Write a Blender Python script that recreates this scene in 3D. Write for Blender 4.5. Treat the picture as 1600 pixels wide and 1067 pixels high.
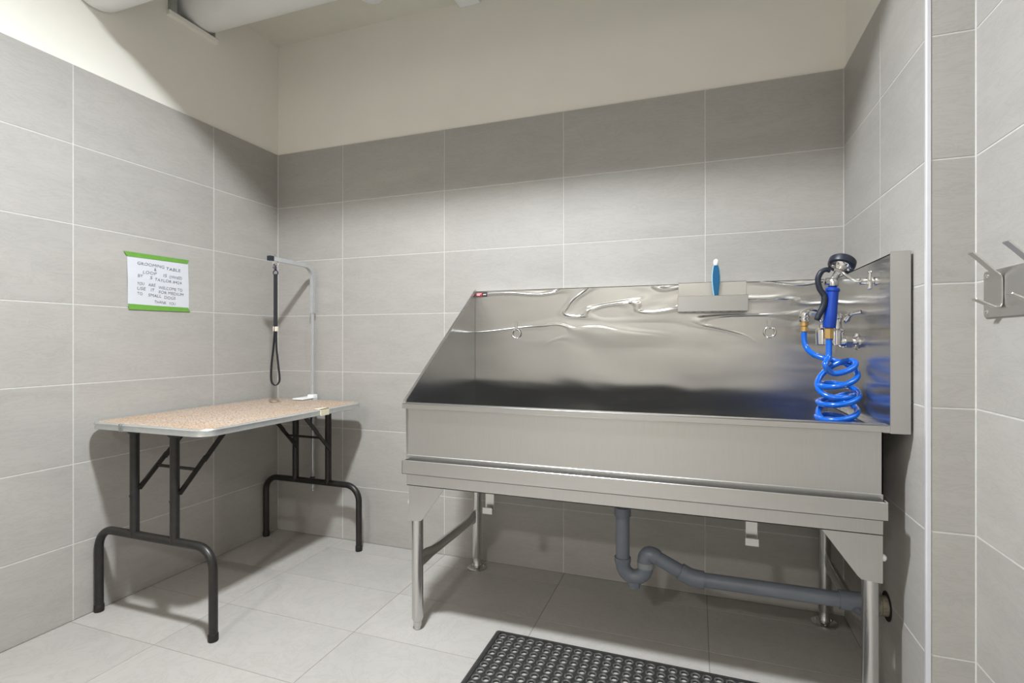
import bpy, bmesh, math, random
from mathutils import Vector, Matrix
random.seed(4)
PI = math.pi
for o in list(bpy.data.objects): bpy.data.objects.remove(o)
S = bpy.context.scene
COL = S.collection

# ------------------------------------------------------------------ camera
cam_d = bpy.data.cameras.new('camera'); cam = bpy.data.objects.new('camera', cam_d); COL.objects.link(cam)
cam.location = (2.2039, -2.2844, 1.0458)
cam.rotation_euler = (PI/2, 0, 0.3435)
cam_d.sensor_width = 36.0; cam_d.lens = 36.0*810.04/1600.0
cam_d.clip_start = 0.02
S.camera = cam

# ------------------------------------------------------------------ world / exposure
W = bpy.data.worlds.new('world'); S.world = W; W.use_nodes = True
W.node_tree.nodes['Background'].inputs[0].default_value = (0.9, 0.92, 0.95, 1)
W.node_tree.nodes['Background'].inputs[1].default_value = 0.3
S.view_settings.view_transform = 'Standard'
S.view_settings.look = 'None'
S.view_settings.gamma = 1.0
S.view_settings.use_curve_mapping = False
S.view_settings.exposure = 0.52
LAMP_POWER = 55.0      # ceiling lamp over the grooming area
REAR_FILL_POWER = 42.0      # fill lamp added behind the camera for ambient light and steel reflections

# ------------------------------------------------------------------ room dimensions (metres)
ROW0 = -0.014                       # the tile rows start 14 mm below floor level
ROWH = 0.3
TILE_TOP = ROW0 + 7*ROWH            # tiled to 2.086 m
CEIL = 2.695
XR = 2.729                          # right wall of the alcove
YRET = -0.757                       # where the right wall steps outwards
XF = 2.826                          # right wall nearer the camera
YB = -5.2                           # rear wall
REC = 0.008                         # tiles stand 8 mm proud of the painted wall

# ------------------------------------------------------------------ materials
def lin(c):
    f = lambda v: v/12.92 if v <= 0.04045 else ((v+0.055)/1.055)**2.4
    return tuple(f(v/255.0) for v in c) + (1.0,)

def new_mat(name):
    m = bpy.data.materials.new(name); m.use_nodes = True
    nt = m.node_tree; b = nt.nodes['Principled BSDF']
    return m, nt, b

def N(nt, kind, **kw):
    n = nt.nodes.new(kind)
    for k, v in kw.items():
        if k.startswith('i_'):
            n.inputs[k[2:].replace('_', ' ')].default_value = v
        else: setattr(n, k, v)
    return n

def mapping(nt, coord='Object', scale=(1,1,1), rot=(0,0,0), rand=False):
    t = N(nt, 'ShaderNodeTexCoord'); mp = N(nt, 'ShaderNodeMapping')
    mp.inputs['Scale'].default_value = scale; mp.inputs['Rotation'].default_value = rot
    nt.links.new(t.outputs[coord], mp.inputs['Vector'])
    if rand:
        oi = N(nt, 'ShaderNodeObjectInfo')
        mu = N(nt, 'ShaderNodeMath', operation='MULTIPLY'); mu.inputs[1].default_value = 37.0
        nt.links.new(oi.outputs['Random'], mu.inputs[0])
        nt.links.new(mu.outputs[0], mp.inputs['Location'])
    return mp

def ramp(nt, fac, stops):
    r = N(nt, 'ShaderNodeValToRGB')
    el = r.color_ramp.elements
    while len(el) < len(stops): el.new(0.5)
    for e, (p, c) in zip(el, stops): e.position = p; e.color = c
    nt.links.new(fac, r.inputs['Fac'])
    return r

def noise(nt, mp, scale, detail=4, rough=0.55, dist=0.0):
    n = N(nt, 'ShaderNodeTexNoise'); n.inputs['Scale'].default_value = scale
    n.inputs['Detail'].default_value = detail; n.inputs['Roughness'].default_value = rough
    n.inputs['Distortion'].default_value = dist
    nt.links.new(mp.outputs[0], n.inputs['Vector'])
    return n

def bump(nt, b, h, strength=0.2, dist=0.002):
    bp = N(nt, 'ShaderNodeBump'); bp.inputs['Strength'].default_value = strength
    bp.inputs['Distance'].default_value = dist
    nt.links.new(h, bp.inputs['Height']); nt.links.new(bp.outputs[0], b.inputs['Normal'])
    return bp

def plain(name, rgb, rough=0.5, metal=0.0, spec=0.5, var=0.06, nscale=30, coat=0.0):
    """a plain colour with a light procedural mottle"""
    m, nt, b = new_mat(name)
    c = lin(rgb)
    mp = mapping(nt)
    n = noise(nt, mp, nscale, 3)
    lo = tuple(v*(1-var) for v in c[:3]) + (1,); hi = tuple(min(1, v*(1+var)) for v in c[:3]) + (1,)
    r = ramp(nt, n.outputs['Fac'], [(0.3, lo), (0.7, hi)])
    nt.links.new(r.outputs[0], b.inputs['Base Color'])
    b.inputs['Roughness'].default_value = rough; b.inputs['Metallic'].default_value = metal
    b.inputs['Specular IOR Level'].default_value = spec
    b.inputs['Coat Weight'].default_value = coat
    return m

def tile_mat(name, rgb, rough, rot):
    m, nt, b = new_mat(name)
    c = lin(rgb)
    mp = mapping(nt, 'Object', (1.3, 1.3, 4.2), rot, rand=True)
    n = noise(nt, mp, 2.2, 7, 0.6, 0.9)
    mp2 = mapping(nt, 'Object', (2.5, 2.5, 11.0), rot, rand=True)
    n2 = noise(nt, mp2, 3.0, 8, 0.7, 1.6)
    sc = lambda k: tuple(v*k for v in c[:3]) + (1,)
    r = ramp(nt, n.outputs['Fac'], [(0.28, sc(0.94)), (0.5, sc(1.0)), (0.72, sc(1.05))])
    v = ramp(nt, n2.outputs['Fac'], [(0.0, (1,1,1,1)), (0.46, (1,1,1,1)), (0.5, (0.86,0.85,0.84,1)), (0.54, (1,1,1,1))])
    mx = N(nt, 'ShaderNodeMix', data_type='RGBA', blend_type='MULTIPLY'); mx.inputs['Factor'].default_value = 0.55
    nt.links.new(r.outputs[0], mx.inputs['A']); nt.links.new(v.outputs[0], mx.inputs['B'])
    oi = N(nt, 'ShaderNodeObjectInfo')
    hs = N(nt, 'ShaderNodeHueSaturation')
    mr = N(nt, 'ShaderNodeMapRange'); mr.inputs['To Min'].default_value = 0.965; mr.inputs['To Max'].default_value = 1.035
    nt.links.new(oi.outputs['Random'], mr.inputs['Value']); nt.links.new(mr.outputs[0], hs.inputs['Value'])
    nt.links.new(mx.outputs['Result'], hs.inputs['Color'])
    nt.links.new(hs.outputs[0], b.inputs['Base Color'])
    b.inputs['Roughness'].default_value = rough
    b.inputs['Specular IOR Level'].default_value = 0.35
    bump(nt, b, n2.outputs['Fac'], 0.06, 0.002)
    return m

def steel(name, val, rough, wav=0.0, wscale=(1.5, 1.5, 3.0), aniso=0.0, tangent=None, grain=(2, 60, 60), graindist=0.00002, tint=(1.0, 0.99, 0.97)):
    m, nt, b = new_mat(name)
    b.inputs['Metallic'].default_value = 1.0
    mp = mapping(nt, 'Object', grain)
    g = noise(nt, mp, 8.0, 4, 0.6)
    lo = tuple(val*0.975*t for t in tint) + (1,); hi = tuple(min(1, val*1.02*t) for t in tint) + (1,)
    r = ramp(nt, g.outputs['Fac'], [(0.3, lo), (0.7, hi)])
    nt.links.new(r.outputs[0], b.inputs['Base Color'])
    rr = N(nt, 'ShaderNodeMapRange'); rr.inputs['To Min'].default_value = rough*0.85; rr.inputs['To Max'].default_value = rough*1.2
    nt.links.new(g.outputs['Fac'], rr.inputs['Value']); nt.links.new(rr.outputs[0], b.inputs['Roughness'])
    b.inputs['Anisotropic'].default_value = aniso
    if tangent:
        cx = N(nt, 'ShaderNodeCombineXYZ')
        for i in range(3): cx.inputs[i].default_value = tangent[i]
        nt.links.new(cx.outputs[0], b.inputs['Tangent'])
    if wav > 0:
        mp2 = mapping(nt, 'Object', wscale)
        w = noise(nt, mp2, 2.0, 1.0, 0.4, 0.6)
        bp1 = N(nt, 'ShaderNodeBump'); bp1.inputs['Strength'].default_value = 1.0; bp1.inputs['Distance'].default_value = wav
        nt.links.new(w.outputs['Fac'], bp1.inputs['Height'])
        nt.links.new(bp1.outputs[0], b.inputs['Normal'])
    return m

M = {}
M['tile_wall'] = tile_mat('wall_tile', (173, 169.5, 164.5), 0.42, (0, 0.12, 0))
M['tile_floor'] = tile_mat('floor_tile', (175, 171, 166), 0.45, (1.45, 0, 0.1))
M['grout_wall'] = plain('wall_grout', (200, 199, 196), 0.9, nscale=60)
M['grout_floor'] = plain('floor_grout', (140, 135, 128), 0.9, nscale=60)
M['paint'] = plain('painted_plaster', (240, 237, 228), 0.75, spec=0.3, var=0.015, nscale=4)
M['rear_paint'] = plain('grey_rear_paint', (222, 221, 218), 0.7, spec=0.3, var=0.02, nscale=4)
M['ceiling'] = plain('ceiling_paint', (222, 220, 207), 0.85, spec=0.2, var=0.03, nscale=7)
M['duct'] = plain('white_duct_jacket', (240, 240, 238), 0.6, var=0.02, nscale=5)
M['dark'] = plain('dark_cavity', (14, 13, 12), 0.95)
M['galv'] = plain('galvanised_metal', (165, 168, 166), 0.45, metal=0.7, var=0.12, nscale=25)
M['trim'] = plain('anodised_edge_trim', (222, 222, 228), 0.3, metal=0.35, var=0.02)
M['steel_in'] = steel('polished_sheet_steel', 0.60, 0.22, wav=0.007, wscale=(1.0, 1.0, 2.6), grain=(1.2, 30, 40), aniso=0.95, tangent=(1, 0, 0))
M['steel_side'] = steel('polished_side_steel', 0.60, 0.22, wav=0.005, wscale=(1.0, 1.0, 2.6), grain=(30, 1.2, 40), aniso=0.95, tangent=(0, 1, 0))
M['steel_basin'] = steel('polished_basin_steel', 0.50, 0.14, wav=0.003, wscale=(1.0, 1.0, 2.6), grain=(30, 30, 30))
M['steel_out'] = steel('brushed_sheet_steel', 0.58, 0.34, grain=(25, 25, 1.5))
M['steel_rail'] = steel('satin_rail_steel', 0.59, 0.30, grain=(1.5, 60, 60))
M['steel_tray'] = steel('dull_tray_steel', 0.46, 0.34, grain=(1.5, 60, 60))
M['post'] = plain('bright_zinc_post', (208, 211, 213), 0.25, metal=0.62, var=0.03)
M['steel_leg'] = steel('satin_tube_steel', 0.62, 0.25, grain=(60, 60, 2))
def oil_canning(m):
    # shallow creases pressed into the upper part of the backsplash sheet
    nt = m.node_tree; b = nt.nodes['Principled BSDF']
    mp = mapping(nt, 'Object', (1.0, 1.0, 4.0))
    n = noise(nt, mp, 1.6, 0.5, 0.4, 1.0)
    r = ramp(nt, n.outputs['Fac'], [(0.40, (0, 0, 0, 1)), (0.47, (0.35, 0.35, 0.35, 1)), (0.495, (1, 1, 1, 1)), (0.52, (0.35, 0.35, 0.35, 1)), (0.60, (0, 0, 0, 1))])
    r.color_ramp.interpolation = 'EASE'
    t = N(nt, 'ShaderNodeTexCoord'); sp = N(nt, 'ShaderNodeSeparateXYZ'); nt.links.new(t.outputs['Object'], sp.inputs[0])
    mk = N(nt, 'ShaderNodeMapRange'); mk.inputs['From Min'].default_value = 1.02; mk.inputs['From Max'].default_value = 1.2
    nt.links.new(sp.outputs['Z'], mk.inputs['Value'])
    mu = N(nt, 'ShaderNodeMath', operation='MULTIPLY'); nt.links.new(r.outputs[0], mu.inputs[0]); nt.links.new(mk.outputs[0], mu.inputs[1])
    bp = N(nt, 'ShaderNodeBump'); bp.inputs['Strength'].default_value = 1.0; bp.inputs['Distance'].default_value = 0.004
    old = b.inputs['Normal'].links[0].from_socket
    nt.links.new(old, bp.inputs['Normal']); nt.links.new(mu.outputs[0], bp.inputs['Height']); nt.links.new(bp.outputs[0], b.inputs['Normal'])
oil_canning(M['steel_in'])
M['chrome'] = steel('chrome_plating', 0.82, 0.07, grain=(20, 20, 20))
M['brass'] = plain('brass_fitting', (212, 178, 118), 0.35, metal=0.85)
M['blue'] = plain('glossy_blue_hose', (0, 98, 205), 0.2, var=0.05, nscale=12, coat=0.4)
M['blue_grip'] = plain('dark_blue_grip', (10, 64, 168), 0.32, var=0.05, nscale=12, coat=0.2)
M['rubber'] = plain('navy_black_rubber', (30, 36, 50), 0.42, var=0.15)
M['black_metal'] = plain('chipped_black_enamel', (33, 31, 29), 0.38, var=0.3, nscale=45)
M['cap'] = plain('black_rubber_foot', (26, 22, 20), 0.6, var=0.3)
M['pvc'] = plain('grey_pvc', (112, 118, 127), 0.38, var=0.05, nscale=14)
M['pvc_light'] = plain('pale_grey_pvc_ring', (138, 143, 145), 0.45, var=0.05)
M['threaded'] = plain('weathered_zinc_fitting', (150, 142, 126), 0.5, metal=0.5, var=0.3, nscale=80)
M['alu'] = plain('aluminium_banding', (205, 207, 206), 0.32, metal=0.75, var=0.05)
M['mat'] = plain('black_drainage_rubber', (45, 45, 44), 0.55, var=0.35, nscale=90)
M['mat_ring'] = plain('worn_rubber_ring', (82, 81, 79), 0.5, var=0.35, nscale=90)
M['paper'] = plain('white_note_paper', (206, 208, 214), 0.85, var=0.015, nscale=20)
M['tape'] = plain('green_masking_tape', (104, 158, 62), 0.65, var=0.06, nscale=40)
M['ink'] = plain('grey_pen_ink', (36, 38, 46), 0.8)
M['strap'] = plain('black_webbing', (34, 32, 38), 0.75, var=0.25, nscale=160)
M['slider'] = plain('pale_plastic_slider', (222, 210, 198), 0.5)
M['white_plastic'] = plain('white_plastic', (238, 240, 240), 0.4, var=0.02)
M['teal'] = plain('teal_brush_handle', (0, 88, 132), 0.3, var=0.04)
M['pale_cyan'] = plain('pale_cyan_rim', (160, 202, 214), 0.3, var=0.03)
M['sticker_black'] = plain('sticker_black', (52, 48, 52), 0.4)
M['sticker_red'] = plain('sticker_red', (186, 40, 58), 0.4)
M['sticker_white'] = plain('sticker_white', (224, 214, 216), 0.4)
M['cream_tape'] = plain('cream_tape_patch', (226, 218, 190), 0.6)
M['door'] = plain('door_paint', (196, 192, 184), 0.5, var=0.02, nscale=4)

def tabletop_mat():
    m, nt, b = new_mat('pebbled_tan_tabletop')
    mp = mapping(nt, 'Object', (1, 1, 1))
    n = noise(nt, mp, 150, 3, 0.7)
    big = noise(nt, mp, 4.5, 4, 0.6, 0.4)
    r = ramp(nt, n.outputs['Fac'], [(0.36, lin((116, 90, 72))), (0.47, lin((178, 157, 138))), (0.62, lin((200, 186, 172)))])
    r2 = ramp(nt, big.outputs['Fac'], [(0.35, (0.95, 0.84, 0.70, 1)), (0.55, (1, 1, 1, 1))])
    mx = N(nt, 'ShaderNodeMix', data_type='RGBA', blend_type='MULTIPLY'); mx.inputs['Factor'].default_value = 0.75
    nt.links.new(r.outputs[0], mx.inputs['A']); nt.links.new(r2.outputs[0], mx.inputs['B'])
    nt.links.new(mx.outputs['Result'], b.inputs['Base Color'])
    b.inputs['Roughness'].default_value = 0.6
    bump(nt, b, n.outputs['Fac'], 0.5, 0.002)
    return m
M['tabletop'] = tabletop_mat()

def emit_mat(name, rgb, power):
    m, nt, b = new_mat(name)
    b.inputs['Base Color'].default_value = lin(rgb)
    b.inputs['Emission Color'].default_value = lin(rgb)
    b.inputs['Emission Strength'].default_value = power
    return m

# ------------------------------------------------------------------ mesh helpers
def smooth_path(pts, n=8, closed=False):
    P = [Vector(p) for p in pts]; out = []
    L = len(P)
    for i in range(L if closed else L-1):
        p0 = P[(i-1) % L] if closed or i > 0 else P[0]*2-P[1]
        p1 = P[i]; p2 = P[(i+1) % L]
        p3 = P[(i+2) % L] if closed or i+2 < L else P[-1]*2-P[-2]
        for k in range(n):
            t = k/n
            out.append(0.5*((2*p1)+(p2-p0)*t+(2*p0-5*p1+4*p2-p3)*t*t+(3*p1-p0-3*p2+p3)*t*t*t))
    if not closed: out.append(P[-1])
    return out

class MB:
    """collects shapes (in world coordinates) and links them as one mesh object"""
    def __init__(s): s.v = []; s.f = []
    def add(s, vs, fs):
        k = len(s.v); s.v += [Vector(v) for v in vs]; s.f += [tuple(i+k for i in f) for f in fs]
        return s
    def box(s, x0, x1, y0, y1, z0, z1):
        x0, x1 = min(x0, x1), max(x0, x1); y0, y1 = min(y0, y1), max(y0, y1); z0, z1 = min(z0, z1), max(z0, z1)
        vs = [(x0,y0,z0),(x1,y0,z0),(x1,y1,z0),(x0,y1,z0),(x0,y0,z1),(x1,y0,z1),(x1,y1,z1),(x0,y1,z1)]
        return s.add(vs, [(0,3,2,1),(4,5,6,7),(0,1,5,4),(1,2,6,5),(2,3,7,6),(3,0,4,7)])
    def prism(s, poly, axis, a, b):
        """poly = 2-D outline; axis 'x': (y,z), 'y': (x,z), 'z': (x,y), extruded from a to b"""
        f = {'x': lambda p, t: (t, p[0], p[1]), 'y': lambda p, t: (p[0], t, p[1]), 'z': lambda p, t: (p[0], p[1], t)}[axis]
        n = len(poly)
        vs = [f(p, a) for p in poly] + [f(p, b) for p in poly]
        fs = [tuple(range(n-1, -1, -1)), tuple(range(n, 2*n))]
        fs += [(i, (i+1) % n, n+(i+1) % n, n+i) for i in range(n)]
        return s.add(vs, fs)
    def tube(s, pts, r, n=14, caps=True, closed=False, flat=None):
        P = [Vector(p) for p in pts]; L = len(P)
        R = r if isinstance(r, (list, tuple)) else [r]*L
        T = []
        for i in range(L):
            a = P[(i-1) % L] if closed or i > 0 else P[i]
            b = P[(i+1) % L] if closed or i < L-1 else P[i]
            T.append((b-a).normalized())
        ref = Vector((0, 0, 1)) if abs(T[0].z) < 0.9 else Vector((1, 0, 0))
        u = T[0].cross(ref).normalized()
        vs = []
        for i in range(L):
            u = (u - T[i]*u.dot(T[i])).normalized(); w = T[i].cross(u)
            for k in range(n):
                a = 2*PI*k/n
                vs.append(P[i] + (u*math.cos(a) + w*math.sin(a))*R[i])
        fs = []
        for i in range(L if closed else L-1):
            j = (i+1) % L
            for k in range(n):
                q = (k+1) % n
                fs.append((i*n+k, i*n+q, j*n+q, j*n+k))
        if caps and not closed:
            fs.append(tuple(range(n-1, -1, -1))); fs.append(tuple((L-1)*n+k for k in range(n)))
        return s.add(vs, fs)
    def lathe(s, prof, origin=(0,0,0), axis=(0,0,1), n=24):
        """prof = [(radius, height)] turned around axis from origin"""
        ax = Vector(axis).normalized(); o = Vector(origin)
        ref = Vector((0, 0, 1)) if abs(ax.z) < 0.9 else Vector((1, 0, 0))
        u = ax.cross(ref).normalized(); w = ax.cross(u)
        vs = []
        for (r, h) in prof:
            for k in range(n):
                a = 2*PI*k/n; vs.append(o + ax*h + (u*math.cos(a)+w*math.sin(a))*max(r, 1e-5))
        fs = []
        for i in range(len(prof)-1):
            for k in range(n):
                q = (k+1) % n; fs.append((i*n+k, i*n+q, (i+1)*n+q, (i+1)*n+k))
        fs.append(tuple(range(n-1, -1, -1))); fs.append(tuple((len(prof)-1)*n+k for k in range(n)))
        return s.add(vs, fs)
    def ribbon(s, pts, side, w, t):
        """flat strap: path, constant side vector, width, thickness"""
        P = [Vector(p) for p in pts]; sd = Vector(side).normalized(); vs = []
        for i, p in enumerate(P):
            a = P[max(0, i-1)]; b = P[min(len(P)-1, i+1)]
            nn = (b-a).normalized().cross(sd).normalized()
            vs += [p+sd*w/2+nn*t/2, p-sd*w/2+nn*t/2, p-sd*w/2-nn*t/2, p+sd*w/2-nn*t/2]
        fs = [(0,1,2,3)]
        for i in range(len(P)-1):
            for k in range(4):
                q = (k+1) % 4; fs.append((i*4+k, (i+1)*4+k, (i+1)*4+q, i*4+q))
        L = len(P)-1; fs.append((L*4+3, L*4+2, L*4+1, L*4))
        return s.add(vs, fs)
    def mesh(s, name, off=Vector((0,0,0)), bevel=0.0, smooth=False, seg=1, angle=40):
        me = bpy.data.meshes.new(name)
        bm = bmesh.new()
        vs = [bm.verts.new(v-off) for v in s.v]
        for f in s.f:
            try: bm.faces.new([vs[i] for i in f])
            except ValueError: pass
        bmesh.ops.recalc_face_normals(bm, faces=bm.faces)
        if bevel > 0:
            ed = [e for e in bm.edges if len(e.link_faces) == 2 and e.calc_face_angle(0) > math.radians(angle)]
            bmesh.ops.bevel(bm, geom=ed, offset=bevel, segments=seg, profile=0.5, affect='EDGES', clamp_overlap=True)
        if smooth:
            for f in bm.faces: f.smooth = True
            for e in bm.edges:
                if len(e.link_faces) == 2 and e.calc_face_angle(0) > math.radians(angle): e.smooth = False
        bm.to_mesh(me); bm.free()
        return me
    def build(s, name, mat, parent=None, **kw):
        off = Vector((0,0,0)); p = parent
        while p is not None: off += p.location; p = p.parent
        me = s.mesh(name, off, **kw)
        me.materials.append(M[mat] if isinstance(mat, str) else mat)
        o = bpy.data.objects.new(name, me); COL.objects.link(o)
        if parent is not None: o.parent = parent
        return o

def tag(o, label=None, cat=None, group=None, kind=None):
    if label: o['label'] = label
    if cat: o['category'] = cat
    if group: o['group'] = group
    if kind: o['kind'] = kind
    return o

def thing(name, loc, label, cat, group=None):
    o = bpy.data.objects.new(name, None); COL.objects.link(o)
    o.location = loc; o.empty_display_size = 0.05
    return tag(o, label, cat, group)

def rrect(x0, x1, y0, y1, r, n=6):
    out = []
    for cx, cy, a0 in ((x1-r, y1-r, 0), (x0+r, y1-r, PI/2), (x0+r, y0+r, PI), (x1-r, y0+r, 1.5*PI)):
        for k in range(n+1):
            a = a0 + PI/2*k/n; out.append((cx+r*math.cos(a), cy+r*math.sin(a)))
    return out

# ------------------------------------------------------------------ room shell
def structure(name, mb, mat, **kw):
    return tag(mb.build(name, mat, **kw), kind='structure')

GAP = 0.004
TILE_CACHE = {}
def tile(parent, plane, a0, a1, b0, b1, pos, out, mat='tile_wall'):
    """one tile between joints; plane 'x' (a=y,b=z), 'y' (a=x,b=z), 'z' (a=x,b=y); face at pos, facing out (+1/-1)"""
    gap = GAP if plane != 'z' else 0.0028
    w, h = abs(a1-a0)-gap, abs(b1-b0)-gap
    key = (plane, round(w, 4), round(h, 4), out, mat)
    d = REC - 0.0005
    if key not in TILE_CACHE:
        mb = MB()
        lo, hi = (-d, 0) if out > 0 else (0, d)
        if plane == 'x': mb.box(lo, hi, -w/2, w/2, -h/2, h/2)
        elif plane == 'y': mb.box(-w/2, w/2, lo, hi, -h/2, h/2)
        else: mb.box(-w/2, w/2, -h/2, h/2, lo, hi)
        me = mb.mesh('tile', bevel=0.0006)
        me.materials.append(M[mat]); TILE_CACHE[key] = me
    o = bpy.data.objects.new('tile', TILE_CACHE[key]); COL.objects.link(o)
    ca, cb = (a0+a1)/2, (b0+b1)/2
    o.location = {'x': (pos, ca, cb), 'y': (ca, pos, cb), 'z': (ca, cb, pos)}[plane]
    o.parent = parent
    return o

T = 0.12    # wall thickness
GD = 0.0009 # grout lies this far behind the tile faces
rows = lambda n: [(max(0.0, ROW0+k*ROWH), ROW0+(k+1)*ROWH) for k in range(n)]

# floor
floor = structure('floor', MB().box(-T, XF+T, YB-T, T, -0.15, -REC), 'grout_floor')
MB().box(0, XF, YB, 0, -REC, -GD).build('grout_bed', 'grout_floor', floor)
fx = [0.0, 0.4375, 1.0385, 1.6395, 2.2405, XF]
fy = [0.0] + [-0.117-0.3*k for k in range(16)]
fy = [y for y in fy if y > YB+0.05] + [YB]
for i in range(len(fx)-1):
    for j in range(len(fy)-1):
        x1 = fx[i+1]
        if fy[j] > YRET-0.01 and i == len(fx)-2: x1 = XR
        tile(floor, 'z', fx[i], x1, fy[j], fy[j+1], 0.0, 1, 'tile_floor')

# left wall, with the rough opening that the round duct passes through
OY0, OY1, OZ0 = -0.605, -0.392, 2.52
wl = MB()
for (y0, y1, z0, z1) in ((YB-T, OY0, 0, CEIL), (OY1, T, 0, CEIL), (OY0, OY1, 0, OZ0)):
    wl.box(-T, -REC, y0, y1, z0, z1)
wall_left = structure('wall_left', wl, 'paint')
MB().box(-REC, -GD, YB, 0, 0, TILE_TOP-0.001).build('grout_bed', 'grout_wall', wall_left)
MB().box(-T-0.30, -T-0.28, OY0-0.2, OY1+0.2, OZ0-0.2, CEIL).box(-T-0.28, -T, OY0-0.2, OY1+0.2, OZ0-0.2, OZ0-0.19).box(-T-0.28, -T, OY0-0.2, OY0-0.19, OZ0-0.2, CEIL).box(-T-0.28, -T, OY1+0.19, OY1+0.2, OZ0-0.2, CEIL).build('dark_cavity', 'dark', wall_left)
ly = [0.0, -0.408] + [-1.008-0.6*k for k in range(7)]
ly = [y for y in ly if y > YB+0.05] + [YB]
for (z0, z1) in rows(7):
    for j in range(len(ly)-1): tile(wall_left, 'x', ly[j], ly[j+1], z0, z1, 0.0, 1)
fr = MB().box(-0.06, 0.010, OY0-0.028, OY0+0.004, OZ0-0.010, CEIL).box(-0.05, 0.003, OY0+0.004, OY0+0.008, OZ0, CEIL)
fr.build('opening_jamb', 'galv', wall_left, bevel=0.002)
MB().box(-0.06, 0.012, OY0-0.035, OY1+0.004, OZ0-0.030, OZ0-0.006).box(-0.05, 0.005, OY0-0.030, OY1+0.012, OZ0-0.008, OZ0).build('opening_sill', 'paint', wall_left, bevel=0.003)

# back wall
wall_back = structure('wall_back', MB().box(-T, XR+T+0.1, REC, T, 0, CEIL), 'paint')
MB().box(0, XR, GD, REC, 0, TILE_TOP-0.001).build('grout_bed', 'grout_wall', wall_back)
bx = [0.0, 0.4335, 1.0335, 1.6335, 2.2335, XR]
for (z0, z1) in rows(7):
    for i in range(len(bx)-1): tile(wall_back, 'y', bx[i], bx[i+1], z0, z1, 0.0, -1)

# right wall of the alcove, its return and the nearer right wall
wall_right = structure('wall_right', MB().box(XR+REC, XR+T+0.1, YRET+REC, T, 0, CEIL), 'paint')
MB().box(XR+GD, XR+REC, YRET+0.008, 0, 0, TILE_TOP-0.001).build('grout_bed', 'grout_wall', wall_right)
for (z0, z1) in rows(7):
    tile(wall_right, 'x', 0.0, -0.4157, z0, z1, XR, -1)
    tile(wall_right, 'x', -0.4157, YRET+0.008, z0, z1, XR, -1)
PD = (-0.478, 0.268)        # where the drain pipe goes through the right wall (y, z)
MB().lathe([(0.042, 0.0), (0.042, 0.0012)], (XR-0.0005, PD[0], PD[1]), (-1, 0, 0), 28).build('pipe_hole', 'dark', wall_right)
wall_ret = structure('wall_return', MB().box(XR+REC, XF+T, YRET+REC, YRET+0.1, 0, CEIL), 'paint')
MB().box(XR+0.009, XF, YRET+GD, YRET+REC, 0, ROW0+8*ROWH).build('grout_bed', 'grout_wall', wall_ret)
for (z0, z1) in rows(8): tile(wall_ret, 'y', XR+0.008, XF, z0, z1, YRET, -1)
wall_near = structure('wall_right_near', MB().box(XF+REC, XF+T, YB-T, YRET+0.1, 0, CEIL), 'paint')
MB().box(XF+GD, XF+REC, YB, YRET, 0, ROW0+8*ROWH-0.001).build('grout_bed', 'grout_wall', wall_near)
ny = [YRET] + [-1.38-0.6*k for k in range(6)]
ny = [y for y in ny if y > YB+0.05] + [YB]
for (z0, z1) in rows(8):
    for j in range(len(ny)-1): tile(wall_near, 'x', ny[j], ny[j+1], z0, z1, XF, -1)
structure('trim_1', MB().prism([(XR-0.0015, YRET+0.009), (XR-0.0015, YRET+0.002), (XR+0.001, YRET-0.001), (XR+0.008, YRET-0.0015), (XR+0.008, YRET+0.009)], 'z', 0, ROW0+7*ROWH), 'trim')

for par, px, py, sx, sy, zt in ((wall_back, 0.0, 0.0, 1, -1, TILE_TOP), (wall_right, XR, 0.0, -1, -1, TILE_TOP), (wall_ret, XF, YRET, -1, -1, ROW0+8*ROWH)):
    MB().prism([(px-sx*0.004, py-sy*0.004), (px+sx*0.0022, py-sy*0.004), (px+sx*0.0022, py+sy*0.0004), (px+sx*0.0004, py+sy*0.0022), (px-sx*0.004, py+sy*0.0022)], 'z', 0, zt).build('corner_grout', 'grout_wall', par)

# rear wall (behind the camera) with a door, and the ceiling
wall_rear = structure('wall_rear', MB().box(-T, XF+T, YB-T, YB-REC, 0, CEIL), 'rear_paint')
door = structure('door_1', MB().box(1.55, 2.45, YB+0.001, YB+0.035, 0.01, 2.04), 'door', bevel=0.003)
MB().tube([(1.63, YB+0.035, 1.02), (1.63, YB+0.085, 1.02), (1.75, YB+0.085, 1.02)], 0.010).build('door_handle', 'chrome', door, smooth=True)
ceiling = structure('ceiling', MB().box(-T, XF+T, YB-T, T, CEIL, CEIL+0.1), 'ceiling')

# ------------------------------------------------------------------ lamps
def ceiling_lamp(loc, rad, power, col, label):
    """surface lamp: an opaque housing open below, with the light of its bulb"""
    x, y, z = loc
    t = thing('ceiling_lamp', loc, label, 'lamp', 'round ceiling lamps')
    MB().lathe([(rad*1.25, 0), (rad*1.25, -0.040), (rad*1.2, -0.044)], loc, (0, 0, 1), 40).build('housing', 'white_plastic', t, smooth=True)
    MB().lathe([(rad*1.1, -0.044), (rad*1.1, -0.048), (rad*0.6, -0.054), (0.0, -0.056)], loc, (0, 0, 1), 40).build('diffuser', emit_mat('lit_opal_diffuser', LAMP_RGB, 3.0), t, smooth=True)
    ld = bpy.data.lights.new('lamp_light', 'AREA'); ld.shape = 'DISK'; ld.size = rad*2; ld.energy = power; ld.color = col; ld.spread = math.radians(166)
    lo = bpy.data.objects.new('lamp_light', ld); COL.objects.link(lo); lo.parent = t; lo.location = (0, 0, -0.060)
    return t
LAMP_RGB = (250, 252, 255)
ceiling_lamp((1.42, -1.42, CEIL), 0.08, LAMP_POWER, (0.905, 0.955, 1.0), 'round white ceiling lamp nearest the dog tub and grooming table')
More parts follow.
